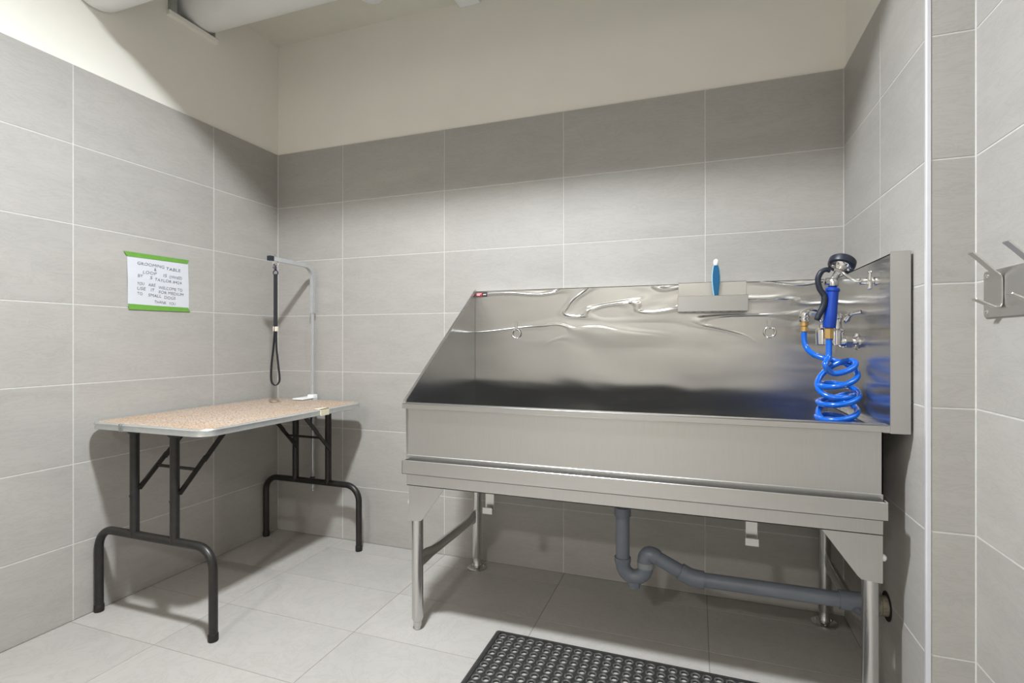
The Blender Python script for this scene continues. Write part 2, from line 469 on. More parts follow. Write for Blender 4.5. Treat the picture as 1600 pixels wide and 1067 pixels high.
ceiling_lamp((1.45, -4.4, CEIL), 0.12, REAR_FILL_POWER, (1.0, 0.98, 0.94), 'added fill lamp, round and white, at the unseen door end of the room')  # unseen lamp, added as warm fill to lift the shade

# ------------------------------------------------------------------ ducts on the ceiling
def oval_duct(yc, zc, a, b, x0, x1, n=36):
    mb = MB(); vs = []
    xs = [x0 + (x1-x0)*k/12 for k in range(13)]
    for x in xs:
        for k in range(n):
            t = 2*PI*k/n; vs.append((x, yc+a*math.cos(t), zc+b*math.sin(t)))
    fs = [(i*n+k, i*n+(k+1) % n, (i+1)*n+(k+1) % n, (i+1)*n+k) for i in range(12) for k in range(n)]
    fs += [tuple(range(n-1, -1, -1)), tuple(12*n+k for k in range(n))]
    return mb.add(vs, fs)
d1 = thing('air_duct', (0, -0.478, CEIL), 'large white jacketed duct passing through a dark wall opening by the ceiling', 'duct')
oval_duct(-0.470, 2.607, 0.106, 0.084, -0.25, XR-0.01).build('jacket', 'duct', d1, smooth=True)
for x in (0.9, 2.1): oval_duct(-0.470, 2.607, 0.108, 0.0855, x, x+0.05).build('joint_band', 'duct', d1, smooth=True)
d2 = thing('pipe_run', (0, -0.935, CEIL), 'white insulated pipe under the ceiling, left of the large duct', 'pipe')
oval_duct(-0.935, 2.462, 0.12, 0.12, -0.004, XR+0.09).build('jacket', 'duct', d2, smooth=True)
for x in (0.35, 1.45, 2.5):
    MB().tube([(x, -0.935-0.124, CEIL), (x, -0.935-0.124, 2.462)] + [(x, -0.935-0.124*math.cos(a), 2.462-0.124*math.sin(a)) for a in (0.4, 0.8, 1.2, 1.57, 1.94, 2.34, 2.74)] + [(x, -0.935+0.124, 2.462), (x, -0.935+0.124, CEIL)], 0.004, 8).build('hanger_strap', 'galv', d2, smooth=True)
jb = thing('junction_box', (1.16, -0.035, 2.68), 'small white box where the painted back wall meets the ceiling', 'box')
MB().box(1.115, 1.225, -0.06, REC-0.001, 2.668, CEIL-0.001).build('case', 'white_plastic', jb, bevel=0.003)
for x in (1.135, 1.155): MB().lathe([(0.005, 0), (0.004, 0.003)], (x, -0.06, 2.684), (0, -1, 0), 12).build('screw', 'dark', jb)
cd = thing('ceiling_rosette', (0.739, -0.17, CEIL), 'small round white cover plate flat on the ceiling', 'cover plate')
MB().lathe([(0.055, 0), (0.055, -0.006), (0.045, -0.012), (0.0, -0.013)], (0.739, -0.185, CEIL), (0, 0, 1), 28).build('plate', 'white_plastic', cd, smooth=True)

# ------------------------------------------------------------------ dog wash tub
X0, X1 = 1.221, 2.668       # apron ends
YF = -0.655                 # apron face
YS = -0.050                 # face of the backsplash
RIM = 0.826; TOP = 1.281
XP = 2.690                  # inner face of the full-height right panel
tub = thing('dog_wash_tub', (1.945, -0.35, 0), 'stainless steel dog washing tub on tubular legs in the alcove', 'tub')

def grid_sheet(x0, x1, y, z0, z1, th):
    return MB().box(x0, x1, y, y+th, z0, z1)
bs = grid_sheet(X0, 2.722, YS, 0.60, TOP, 0.004)
bs.box(X0, 2.722, YS, -0.004, TOP-0.004, TOP).box(X0, 2.722, -0.008, -0.004, 1.15, TOP-0.004)
splash = bs.build('backsplash', 'steel_in', tub, bevel=0.0012)
# left panel: full depth, sloping from the top of the backsplash to the front rim
MB().prism([(-0.004, 0.56), (-0.004, TOP), (YS-0.01, TOP), (YF-0.008, RIM+0.004), (YF, 0.56)], 'x', X0-0.003, X0).build('side_panel', 'steel_side', tub)
MB().prism([(YS+0.01, TOP+0.001), (YF-0.012, RIM+0.004), (YF-0.012, RIM+0.010), (YS+0.01, TOP+0.007)], 'x', X0-0.008, X0+0.002).build('panel_hem', 'steel_rail', tub)
# right panel: rectangular, with a broad front flange
rp = MB().box(XP, XP+0.004, -0.675, YS, 0.806, TOP).box(XP, 2.722, -0.675, YS, TOP-0.003, TOP).box(X1-0.003, XP, -0.675, YS, 0.806, 0.810)
rp.build('side_panel', 'steel_side', tub)
MB().box(2.678, 2.723, -0.679, -0.674, 0.805, TOP).box(2.719, 2.723, -0.674, -0.01, 0.805, TOP).build('front_flange', 'steel_rail', tub, bevel=0.0012)
# apron, floor, rim, rail and skirt
MB().box(X0, X1, YF, YF+0.003, 0.53, RIM-0.004).build('front_apron', 'steel_out', tub)
MB().box(X0+0.002, X1-0.004, YF+0.0035, YF+0.0055, 0.60, RIM-0.004).build('basin_front', 'steel_basin', tub)
MB().box(X1-0.003, X1, YF, -0.01, 0.53, 0.806).build('end_plate', 'steel_out', tub)
nx, ny2 = 20, 10
vs = []; fs = []
for i in range(nx+1):
    for j in range(ny2+1):
        x = X0 + (X1-0.003-X0)*i/nx; y = YF+0.003 + (YS-YF-0.003)*j/ny2
        d = math.hypot((x-1.95)/0.75, (y+0.45)/0.35)
        vs.append((x, y, 0.60 + 0.02*min(1.0, d)))
for i in range(nx):
    for j in range(ny2): fs.append((i*(ny2+1)+j, (i+1)*(ny2+1)+j, (i+1)*(ny2+1)+j+1, i*(ny2+1)+j+1))
MB().add(vs, fs).build('basin_floor', 'steel_basin', tub, smooth=True)
rim = MB().box(X0-0.009, 2.679, -0.676, -0.672, RIM-0.019, RIM).box(X0-0.009, 2.679, -0.676, YF+0.016, RIM-0.003, RIM)
rim.build('front_rim', 'steel_rail', tub, bevel=0.0012)
rail = MB().box(X0-0.002, X1+0.004, -0.689, -0.685, 0.578, 0.627).box(X0-0.002, X1+0.004, -0.689, YF-0.002, 0.578, 0.581)
rail.box(X0-0.002, X0+0.001, -0.689, YF-0.002, 0.578, 0.627).box(X1+0.001, X1+0.004, -0.689, YF-0.002, 0.578, 0.627)
rail.build('front_rail', 'steel_rail', tub, bevel=0.001)
MB().box(X0, X1, YF-0.004, YF, 0.53, 0.640).box(X0, X1, YF-0.004, YF+0.03, 0.53, 0.534).build('skirt', 'steel_out', tub, bevel=0.001)
MB().box(X0+0.01, X1-0.01, YF+0.03, -0.02, 0.555, 0.560).build('under_pan', 'steel_out', tub)

def leg(x, y, front, sx):
    R = 0.0205
    top = 0.545
    lg = MB().tube([(x, y, 0.040 if front else 0.05), (x, y, top)], R, 24).build('leg', 'steel_leg', tub, smooth=True)
    if front:
        MB().lathe([(0.010, 0), (0.012, 0.002), (0.0125, 0.012), (0.0145, 0.014), (0.0145, 0.030), (0.0175, 0.033), (0.0175, 0.046)], (x, y, 0), (0, 0, 1), 20).build('adjusting_foot', 'steel_leg', lg, smooth=True)
        g = 1 if sx < 0 else -1      # gusset flares towards the middle of the tub
        poly = [(x-g*0.0215, 0.533), (x+g*0.125, 0.533), (x+g*0.036, 0.412), (x+g*0.027, 0.403), (x-g*0.0215, 0.398)]
        MB().prism(poly, 'y', y-0.024, y-0.0208).build('gusset', 'steel_out', lg)
        MB().prism([(y-0.0208, 0.533), (y-0.0208, 0.398), (y+0.012, 0.405), (y+0.03, 0.533)], 'x', x-g*0.0215, x-g*0.0235).build('gusset_side', 'steel_out', lg)
        MB().lathe([(0.007, 0), (0.0095, 0.002), (0.0095, 0.009), (0.005, 0.013)], (x-g*0.0225, y-0.006, 0.462), (-g, 0, 0), 14).build('set_screw', 'white_plastic', lg, smooth=True)
    else:
        MB().lathe([(0.044, 0), (0.044, 0.005), (0.040, 0.008), (0.018, 0.009), (0.018, 0.018), (0.0165, 0.02), (0.0165, 0.058)], (x, y, 0), (0, 0, 1), 28).build('floor_flange', 'steel_leg', lg, smooth=True)
        for a in (0.6, 2.7, 4.6):
            MB().lathe([(0.005, 0.008), (0.005, 0.012), (0.003, 0.013)], (x+0.031*math.cos(a), y+0.031*math.sin(a), 0), (0, 0, 1), 10).build('bolt', 'steel_leg', lg)
    return lg
for x, sx in ((1.244, -1), (2.648, 1)):
    leg(x, -0.622, True, sx); leg(x, -0.082, False, sx)
    # side brace: round tube squashed flat where it meets the legs
    ys = [-0.603, -0.56, -0.52, -0.46, -0.3, -0.2, -0.16, -0.13, -0.1]
    hs = [0.031, 0.029, 0.022, 0.0195, 0.0195, 0.0195, 0.022, 0.029, 0.031]
    ws = [0.004, 0.006, 0.013, 0.017, 0.017, 0.017, 0.013, 0.006, 0.004]
    zc = 0.243; n = 16; vs = []; fs = []
    for y, h, w in zip(ys, hs, ws):
        for k in range(n):
            a = 2*PI*k/n; vs.append((x+w*math.cos(a), y, zc+h*math.sin(a)))
    for i in range(len(ys)-1):
        for k in range(n): fs.append((i*n+k, i*n+(k+1) % n, (i+1)*n+(k+1) % n, (i+1)*n+k))
    fs += [tuple(range(n)), tuple((len(ys)-1)*n+k for k in range(n))]
    MB().add(vs, fs).build('side_brace', 'steel_leg', tub, smooth=True)
for x in (1.527, 2.353):        # little J-shaped brackets under the front skirt
    MB().box(x-0.016, x+0.016, -0.622, -0.619, 0.466, 0.535).box(x-0.016, x+0.016, -0.640, -0.619, 0.463, 0.466).build('ramp_bracket', 'steel_rail', tub, bevel=0.0008)
    MB().box(x-0.0185, x+0.0175, -0.643, -0.640, 0.455, 0.477).build('bracket_lip', 'steel_rail', tub, bevel=0.0008)
for x in (1.426, 2.467):        # tether rings on the backsplash
    tr = MB().box(x-0.007, x+0.007, YS-0.003, YS, 1.095, 1.132).box(x-0.006, x+0.006, YS-0.009, YS-0.003, 1.100, 1.112).build('ring_bracket', 'steel_rail', tub, bevel=0.001)
    c = (x+0.001, YS-0.008, 1.082)
    MB().tube([(c[0]+0.0195*math.cos(a), c[1]-0.004*math.sin(a)*0, c[2]+0.0195*math.sin(a)) for a in [2*PI*k/28 for k in range(28)]], 0.0036, 10, closed=True).build('tether_ring', 'chrome', tr, smooth=True)
st = MB().box(1.224, 1.282, YS-0.0012, YS-0.0002, 1.254, 1.276).build('maker_plate', 'sticker_black', tub); st['label'] = 'small black and red printed plate'
MB().box(1.228, 1.257, YS-0.0017, YS-0.0011, 1.258, 1.273).build('red_field', 'sticker_red', st)
for (a, b, z) in ((1.230, 1.254, 1.269), (1.230, 1.246, 1.2635)):
    MB().box(a, b, YS-0.0021, YS-0.0016, z-0.0018, z+0.0012).build('print_bar', 'sticker_white', st)
for k in range(3):
    MB().box(1.2625+k*0.005, 1.266+k*0.005, YS-0.0017, YS-0.0011, 1.262, 1.268).build('print_mark', 'sticker_white', st)

# ------------------------------------------------------------------ soap tray hooked over the backsplash, and the brush in it
tray = thing('soap_tray', (2.258, -0.08, 1.16), 'shallow steel tray hooked over the top of the tub backsplash', 'tray')
TX0, TX1 = 2.130, 2.386
MB().box(TX0, TX1, YS-0.003, YS-0.0005, 1.165, 1.285).box(TX0, TX1, YS-0.003, -0.028, 1.2825, 1.285).build('back_plate', 'steel_in', tray, bevel=0.0008)
MB().box(TX0, TX1, -0.132, -0.129, 1.163, 1.224).build('front_plate', 'steel_tray', tray, bevel=0.001)
for x in (TX0, TX1-0.002):
    MB().prism([(-0.129, 1.163), (-0.129, 1.224), (YS-0.003, 1.224), (YS-0.003, 1.163)], 'x', x, x+0.002).build('end_plate', 'steel_tray', tray)
MB().box(TX0+0.002, TX1-0.002, -0.129, YS-0.003, 1.163, 1.166).build('bottom_plate', 'steel_tray', tray)
for k in range(7):
    MB().lathe([(0.006, 0), (0.006, 0.001)], (TX0+0.028+k*0.033, -0.095, 1.1625), (0, 0, 1), 12).build('drain_hole', 'dark', tray)
br = thing('grooming_brush', (2.272, -0.1, 1.167), 'teal brush standing handle up in the steel tray', 'brush')
def bprof(w): return [(2.272+s*w*r, z) for s, r, z in ()]
hp = [(0.0045, 1.190), (0.006, 1.225), (0.0095, 1.25), (0.0125, 1.28), (0.0125, 1.305), (0.010, 1.33), (0.0075, 1.343)]
def flat_handle(prof, y0, y1, grow):
    l = [(2.2725-w-grow, z) for w, z in prof]; r = [(2.2725+w+grow, z) for w, z in reversed(prof)]
    return MB().prism(l+r, 'y', y0, y1)
flat_handle(hp, -0.108, -0.094, 0.0035).build('handle', 'pale_cyan', br, bevel=0.002)
flat_handle(hp, -0.1115, -0.108, 0.0).build('grip', 'teal', br, bevel=0.0012)
MB().lathe([(0.007, 0), (0.0095, 0.004), (0.0105, 0.014), (0.0085, 0.022), (0.003, 0.026)], (2.2725, -0.101, 1.343), (0, 0, 1), 18).build('end_knob', 'white_plastic', br, smooth=True)
MB().box(2.245, 2.300, -0.116, -0.086, 1.168, 1.192).build('brush_head', 'pale_cyan', br, bevel=0.004, seg=2)

# ------------------------------------------------------------------ faucet on the right panel
FY = -0.336
fc = thing('faucet', (XP, FY, 1.08), 'chrome two-handle faucet fixed to the right panel of the tub', 'faucet')
def nut(mb, o, ax, r, h0, h1, n=6): return mb.lathe([(r*0.92, h0), (r, h0+0.002), (r, h1-0.002), (r*0.92, h1)], o, ax, n)
un = MB().lathe([(0.028, 0), (0.028, 0.003), (0.022, 0.008), (0.016, 0.009), (0.016, 0.018)], (XP, FY, 1.045), (-1, 0, 0), 24)
nut(un, (XP-0.016, FY, 1.045), (-1, 0, 0), 0.022, 0, 0.020)
un.lathe([(0.016, 0), (0.019, 0.004), (0.019, 0.016), (0.014, 0.022)], (XP-0.034, FY, 1.045), (-1, 0, 0), 20)
un.build('wall_union', 'chrome', fc, smooth=True, angle=25)
body = MB().lathe([(0.010, 0.0), (0.020, 0.004), (0.0215, 0.010), (0.0215, 0.040), (0.024, 0.044), (0.024, 0.050), (0.017, 0.055), (0.015, 0.085), (0.019, 0.090), (0.019, 0.098), (0.012, 0.104)], (2.630, FY, 1.032), (0, 0, 1), 24)
body.tube([(2.655, FY, 1.047), (2.635, FY, 1.050)], 0.015, 16)
body.lathe([(0.012, 0), (0.0205, 0.003), (0.0215, 0.04), (0.0205, 0.05), (0.013, 0.056), (0.013, 0.066)], (2.592, FY, 1.034), (0, 0, 1), 24)
body.tube([(2.592, FY, 1.075), (2.640, FY, 1.075)], 0.014, 16)
body.build('valve_body', 'chrome', fc, smooth=True)
for x, s in ((2.652, 1), (2.588, -1)):
    h = MB().lathe([(0.008, 0), (0.010, 0.012), (0.007, 0.02), (0.009, 0.03), (0.004, 0.036)], (x, FY-0.012, 1.110), (s*0.4, -0.5, 0.8), 16)
    h.tube([(x, FY-0.018, 1.128), (x+s*0.02, FY-0.03, 1.136), (x+s*0.038, FY-0.036, 1.139)], [0.005, 0.0055, 0.007], 12)
    h.build('valve_handle', 'chrome', fc, smooth=True)
ris = MB().tube(smooth_path([(2.600, FY, 1.10), (2.596, FY, 1.128), (2.580, FY, 1.142), (2.556, FY, 1.146), (2.541, FY, 1.139), (2.538, FY, 1.120)], 5), [0.011]*5+[0.0115]*15+[0.0145]*6, 16)
ris.lathe([(0.016, 0), (0.017, 0.003), (0.017, 0.007), (0.014, 0.009)], (2.538, FY, 1.112), (0, 0, 1), 20)
ris.lathe([(0.016, 0), (0.017, 0.002), (0.017, 0.005), (0.014, 0.007)], (2.538, FY, 1.124), (0, 0, 1), 20)
ris.build('outlet_elbow', 'chrome', fc, smooth=True)

# ------------------------------------------------------------------ hook that carries the sprayer
hk = thing('sprayer_hook', (XP, -0.515, 1.217), 'bent chrome hook and wing fitting holding the sprayer head', 'hook')
hb = MB().lathe([(0.013, 0), (0.013, 0.004), (0.008, 0.006), (0.008, 0.03)], (XP, -0.515, 1.221), (-1, 0, 0), 18)
hb.build('wall_stub', 'chrome', hk, smooth=True)
hc = MB(); nut(hc, (XP-0.010, -0.515, 1.221), (-1, 0, 0), 0.0125, 0, 0.012)
hc.lathe([(0.009, 0), (0.010, 0.003), (0.010, 0.016), (0.006, 0.020)], (XP-0.022, -0.515, 1.221), (-1, 0, 0), 18)
hc.tube([(XP-0.016, -0.521, 1.203), (XP-0.016, -0.523, 1.244)], [0.0055, 0.0042], 10)
hc.lathe([(0.003, 0), (0.0065, 0.003), (0.0065, 0.008), (0.003, 0.011)], (XP-0.016, -0.521, 1.196), (0, 0, 1), 12)
hc.lathe([(0.003, 0), (0.0055, 0.003), (0.0055, 0.007), (0.003, 0.010)], (XP-0.016, -0.523, 1.241), (0, 0, 1), 12)
hc.build('wing_collar', 'chrome', hk, smooth=True)
MB().tube(smooth_path([(XP-0.040, -0.515, 1.221), (2.636, -0.512, 1.226), (2.622, -0.505, 1.238), (2.610, -0.492, 1.254), (2.600, -0.470, 1.265)], 6), 0.0042, 12).build('bent_rod', 'chrome', hk, smooth=True)

# ------------------------------------------------------------------ sprayer with its coiled hose
GY = -0.43
gun = thing('pet_sprayer', (2.598, GY, 1.05), 'blue handled sprayer with black lever, round rubber head and coiled blue hose', 'sprayer')
hd = Vector((0.34, 0.42, 0.84)).normalized()
hp0 = Vector((2.618, GY-0.012, 1.272))
head = MB().lathe([(0.013, -0.012), (0.018, 0.0), (0.029, 0.006), (0.031, 0.012), (0.031, 0.02)], hp0, hd, 30)
head.build('spray_face', 'chrome', gun, smooth=True)
MB().lathe([(0.0305, 0.005), (0.036, 0.006), (0.0375, 0.010), (0.0375, 0.026), (0.034, 0.030), (0.028, 0.030), (0.026, 0.026)], hp0, hd, 34).build('rubber_bumper', 'rubber', gun, smooth=True)
for a in (0.4, 1.5, 2.6, 3.7, 4.8, 5.9):
    u = hd.cross(Vector((1, 0, 0))).normalized(); w = hd.cross(u)
    p = hp0 + hd*0.003 + (u*math.cos(a)+w*math.sin(a))*0.022
    MB().lathe([(0.004, -0.003), (0.004, 0.004)], p, hd, 8).build('face_screw', 'steel_leg', gun)
neck = MB().tube(smooth_path([(2.600, GY, 1.222), (2.603, GY, 1.240), (2.611, GY-0.006, 1.258), hp0], 5), [0.0135]*6+[0.0105]*5+[0.0115]*5, 16)
neck.lathe([(0.010, 0), (0.0155, 0.004), (0.0165, 0.016), (0.014, 0.026), (0.009, 0.030)], (2.600, GY, 1.214), (0.05, 0, 1), 20)
neck.lathe([(0.008, 0), (0.0115, 0.003), (0.0115, 0.022), (0.007, 0.026)], (2.602, GY, 1.231), (-0.95, -0.1, 0.1), 16)
neck.build('valve_neck', 'steel_leg', gun, smooth=True)
MB().tube(smooth_path([(2.591, GY-0.008, 1.266), (2.581, GY-0.010, 1.269), (2.567, GY-0.010, 1.262), (2.558, GY-0.010, 1.240), (2.563, GY-0.010, 1.210), (2.575, GY-0.010, 1.187), (2.574, GY-0.010, 1.160), (2.562, GY-0.010, 1.132), (2.554, GY-0.010, 1.112)], 5), [0.0075]*10+[0.0085]*16+[0.0095]*10+[0.009]*4+[0.006], 14).build('squeeze_lever', 'rubber', gun, smooth=True)
MB().lathe([(0.017, 0), (0.0185, 0.003), (0.0185, 0.05), (0.0175, 0.10), (0.0175, 0.112), (0.0205, 0.115), (0.0205, 0.122), (0.016, 0.126)], (2.5905, GY, 1.088), (0.075, 0, 1), 26).build('handle', 'blue_grip', gun, smooth=True)
bf = MB(); nut(bf, (2.590, GY, 1.054), (0, 0, 1), 0.0135, 0, 0.034, 6); bf.build('hose_fitting', 'brass', gun)
bf = MB().lathe([(0.009, 0), (0.0115, 0.002), (0.0115, 0.016), (0.0095, 0.018), (0.0125, 0.020), (0.0125, 0.034)], (2.538, FY, 1.078), (0, 0, 1), 16)
bf.build('hose_fitting', 'brass', gun, smooth=True)
# hose: from the faucet elbow down, through loose tilted turns into the tub and back up to the handle
hose = [(2.538, FY, 1.085), (2.538, FY, 1.050), (2.545, FY-0.01, 1.022), (2.562, FY-0.04, 1.002), (2.590, FY-0.06, 0.990)]
c = Vector((2.617, -0.41, 0.0))
def loop_pt(z, a, r, tilt, lean=0.0, dx=0.0):
    return (c.x+dx+r*math.cos(a), c.y + r*math.sin(a)*math.cos(tilt), z + r*math.sin(a)*math.sin(tilt) + lean*math.cos(a)*r)
down = []
K = 66
for k in range(K+1):                       # five turns sinking into the tub
    u = k/K; a = 2.2 - 2*PI*6.4*u
    z = 0.985 - 0.315*u**0.72
    down.append(loop_pt(z, a, 0.050+0.004*math.sin(5*u), 0.12+0.2*(1-u), 0.1*(1-u), 0.004*math.sin(9*u)))
up = []
K = 34
a_end = down[-1]
for k in range(K+1):                       # and three looser turns rising to the handle
    u = k/K; a = 2.2 - 2*PI*6.4 - 2*PI*3.25*u
    z = 0.690 + 0.300*u
    up.append(loop_pt(z, a, 0.050+0.003*math.sin(7*u+1), 0.15+0.62*u*u, 0.4*u, -0.004))
tail = [(2.574, GY-0.028, 0.972), (2.588, GY-0.004, 0.996), (2.590, GY, 1.024), (2.590, GY, 1.058)]
hp_all = smooth_path(hose + down + up[2:] + tail, 5)
MB().tube(hp_all, 0.0088, 12).build('coiled_hose', 'blue', gun, smooth=True)

# ------------------------------------------------------------------ drain pipe under the tub
DY = -0.472
dp = thing('drain_pipe', (1.961, DY, 0.2), 'grey plastic drain pipe with trap running under the tub to the right wall', 'pipe')
R = 0.0235
MB().tube([(1.961, DY, 0.56), (1.961, DY, 0.285)], R, 24).build('tailpiece', 'pvc', dp, smooth=True)
MB().tube([(1.961, DY, 0.475), (1.961, DY, 0.447)], R+0.005, 24).build('slip_collar', 'pvc', dp, smooth=True)
tc = (2.000, 0.279); tr = 0.038
trap = MB().tube([(1.961, DY, 0.303), (1.961, DY, 0.292), (1.962, DY, 0.279)] + [(tc[0]-tr*math.cos(a), DY, tc[1]-tr*math.sin(a)) for a in [PI*k/12 for k in range(1, 12)]] + [(2.038, DY, 0.279), (2.038, DY, 0.286)], [R+0.0045]*2+[R+0.001]*13+[R+0.001], 24)
trap.build('trap_bend', 'pvc', dp, smooth=True)
MB().lathe([(0.020, 0), (0.020, 0.022), (0.017, 0.024)], (2.000, DY, 0.206), (0, 0, 1), 20).lathe([(0.0225, 0.010), (0.0225, 0.020)], (2.000, DY, 0.206), (0, 0, 1), 8).build('cleanout_plug', 'pvc', dp)
MB().tube([(2.038, DY, 0.279), (2.038, DY, 0.298)], R+0.0045, 24).build('joint_ring', 'pvc_light', dp, smooth=True)
el = smooth_path([(2.038, DY, 0.296), (2.0385, DY, 0.310), (2.047, DY, 0.323), (2.062, DY, 0.323), (2.076, DY, 0.316)], 4)
MB().tube(el, R+0.003, 24).build('elbow', 'pvc', dp, smooth=True)
MB().tube([(2.070, DY, 0.3185), (2.175, DY-0.002, 0.271)], R-0.0005, 24).build('arm_pipe', 'pvc', dp, smooth=True)
MB().tube(smooth_path([(2.150, DY-0.002, 0.2825), (2.178, DY-0.002, 0.270), (2.205, DY-0.002, 0.2655), (2.225, DY-0.002, 0.265)], 4), R+0.0045, 24).build('coupling', 'pvc', dp, smooth=True)
MB().tube([(2.215, DY-0.002, 0.265), (2.70, PD[0], PD[1])], R-0.0005, 24).build('waste_arm', 'pvc', dp, smooth=True)
MB().tube([(2.607, DY-0.004, 0.2675), (2.682, PD[0], PD[1])], R+0.0045, 24).build('coupling', 'pvc', dp, smooth=True)
wf = MB().lathe([(0.027, 0), (0.030, 0.003), (0.030, 0.012), (0.0275, 0.014), (0.0275, 0.018), (0.031, 0.020), (0.031, 0.030), (0.029, 0.032), (0.029, 0.052)], (2.680, PD[0], PD[1]), (1, 0, 0), 24)
wf.build('wall_fitting', 'threaded', dp, smooth=True)

# ------------------------------------------------------------------ folding grooming table
gt = thing('grooming_table', (0.32, -0.52, 0), 'folding table with tan pebbled top and black tubular legs against the left wall', 'table')
out = rrect(0.030, 0.622, -0.975, -0.080, 0.055)
inn = rrect(0.038, 0.614, -0.967, -0.088, 0.048)
MB().prism(inn, 'z', 0.720, 0.7415).build('tabletop', 'tabletop', gt)
eb = MB(); prof = [(0.0, 0.716), (-0.004, 0.718), (-0.002, 0.728), (-0.004, 0.738), (0.0, 0.7425), (0.0075, 0.7425), (0.0075, 0.716)]
vs = []; fs = []; n = len(out); m = len(prof)
cxm, cym = 0.326, -0.5275
for i in range(n):
    p = Vector((out[i][0], out[i][1])); q = Vector((inn[i][0], inn[i][1])); d = (q-p).normalized()
    for (t, z) in prof: vs.append((p.x+d.x*t, p.y+d.y*t, z))
for i in range(n):
    for k in range(m): fs.append((i*m+k, ((i+1) % n)*m+k, ((i+1) % n)*m+(k+1) % m, i*m+(k+1) % m))
eb.add(vs, fs).build('edge_band', 'alu', gt, smooth=True, angle=30)
MB().box(0.205, 0.214, -0.981, -0.974, 0.715, 0.7435).box(0.222, 0.226, -0.981, -0.974, 0.716, 0.743).build('band_joint', 'galv', gt)
MB().box(0.619, 0.6275, -0.40, -0.345, 0.7145, 0.744).box(0.59, 0.6275, -0.40, -0.345, 0.7425, 0.744).build('tape_patch', 'cream_tape', gt)
def leg_frame(Y, d):
    """Y = plane of the legs, d = direction in which the braces run to the middle of the table"""
    f = bpy.data.objects.new('leg_frame', None); COL.objects.link(f); f.parent = gt
    f.location = Vector((0.32, Y, 0)) - gt.location
    zt = 0.322; r = 0.0150
    arc = [(0.6105, Y, 0.0)] + [(0.6105-0.075*(1-math.cos(a)), Y, zt-0.075+0.075*math.sin(a)) for a in [PI/2*k/8 for k in range(9)]]
    arc2 = [(0.0175+0.075*(1-math.cos(a)), Y, zt-0.075+0.075*math.sin(a)) for a in [PI/2*k/8 for k in range(8, -1, -1)]] + [(0.0175+0.001, Y, 0.0)]
    MB().tube(arc+arc2, r, 16).build('foot_bow', 'black_metal', f, smooth=True)
    for x in (0.0185, 0.6105):
        MB().lathe([(0.0160, 0), (0.0170, 0.003), (0.0170, 0.024), (0.0155, 0.027)], (x, Y, 0), (0, 0, 1), 16).build('foot_cap', 'cap', f, smooth=True)
    for x in (0.216, 0.424):
        MB().tube([(x, Y, zt-0.006), (x, Y, 0.718)], r+0.0008, 16).build('upright', 'black_metal', f, smooth=True)
        MB().lathe([(0.015, 0), (0.024, 0.010), (0.026, 0.018)], (x, Y, 0.698), (0, 0, 1), 18).build('socket', 'black_metal', f, smooth=True)
        MB().lathe([(0.006, 0), (0.006, 0.004)], (x, Y-0.013, 0.47), (0, -1, 0), 10).build('rivet', 'black_metal', f)
        # hinged brace from the upright to the underside of the top
        a = Vector((x+0.016, Y+d*0.006, 0.495)); b = Vector((x+0.016, Y+d*0.215, 0.712))
        mid = a.lerp(b, 0.52)
        MB().ribbon([a, mid], (1, 0, 0), 0.008, 0.016).ribbon([a.lerp(b, 0.46)+Vector((0.004,0,0)), b+Vector((0.004,0,0))], (1, 0, 0), 0.005, 0.019).build('brace', 'black_metal', f)
    a0 = Vector((0.232, Y+d*0.075, 0.567))
    MB().tube([a0, a0+Vector((0.208, 0, 0))], 0.006, 10).build('cross_bar', 'black_metal', f, smooth=True)
    MB().box(0.10, 0.54, Y-0.022, Y+0.022, 0.712, 0.7195).build('mounting_rail', 'black_metal', f, bevel=0.002)
leg_frame(-0.930, 1); leg_frame(-0.102, -1)

# ------------------------------------------------------------------ grooming arm clamped to the back edge of the table
PX, PY = 0.272, -0.040
ga = thing('grooming_post', (PX, PY, 0.25), 'chrome grooming arm clamped to the back edge of the folding table', 'grooming post')
MB().box(PX-0.0075, PX+0.0075, PY-0.0075, PY+0.0075, 0.262, 1.21).build('lower_post', 'post', ga, bevel=0.002)
MB().box(PX-0.009, PX+0.009, PY-0.009, PY+0.009, 0.30, 0.328).build('post_collar', 'rubber', ga, bevel=0.002)
MB().box(PX-0.008, PX+0.008, PY-0.008, PY+0.008, 0.250, 0.262).build('post_end', 'post', ga, bevel=0.002)
tip = Vector((0.285, -0.345, 1.443))
def sq_path(pts, hw):
    """square tube along a path in a vertical plane"""
    P = [Vector(p) for p in pts]; sd = (tip-Vector((PX, PY, 1.443))).normalized().cross(Vector((0,0,1))).normalized()
    return MB().ribbon(P, sd, 2*hw, 2*hw)
dirv = (tip-Vector((PX, PY, 1.443))).normalized()
rb = 0.062
arc = [Vector((PX, PY, 1.195)), Vector((PX, PY, 1.443-rb))] + [Vector((PX, PY, 1.443-rb)) + dirv*rb*(1-math.cos(a)) + Vector((0, 0, rb*math.sin(a))) for a in [PI/2*k/8 for k in range(1, 9)]] + [tip-dirv*0.012]
sq_path(arc, 0.0098).build('upper_arm', 'post', ga, smooth=True, angle=30)
sq_path([tip-dirv*0.014, tip+dirv*0.008], 0.0112).build('end_cap', 'rubber', ga)
cl = MB().box(PX-0.045, PX+0.022, PY-0.10, PY+0.014, 0.7435, 0.752).box(PX-0.02, PX+0.02, PY-0.018, PY+0.016, 0.735, 0.764)
cl.build('clamp_jaw', 'white_plastic', ga, bevel=0.004, seg=2)
MB().box(PX-0.016, PX+0.016, PY-0.016, PY+0.016, 0.640, 0.735).box(PX-0.02, PX+0.02, PY-0.09, PY-0.012, 0.690, 0.698).build('clamp_frame', 'galv', ga, bevel=0.002)
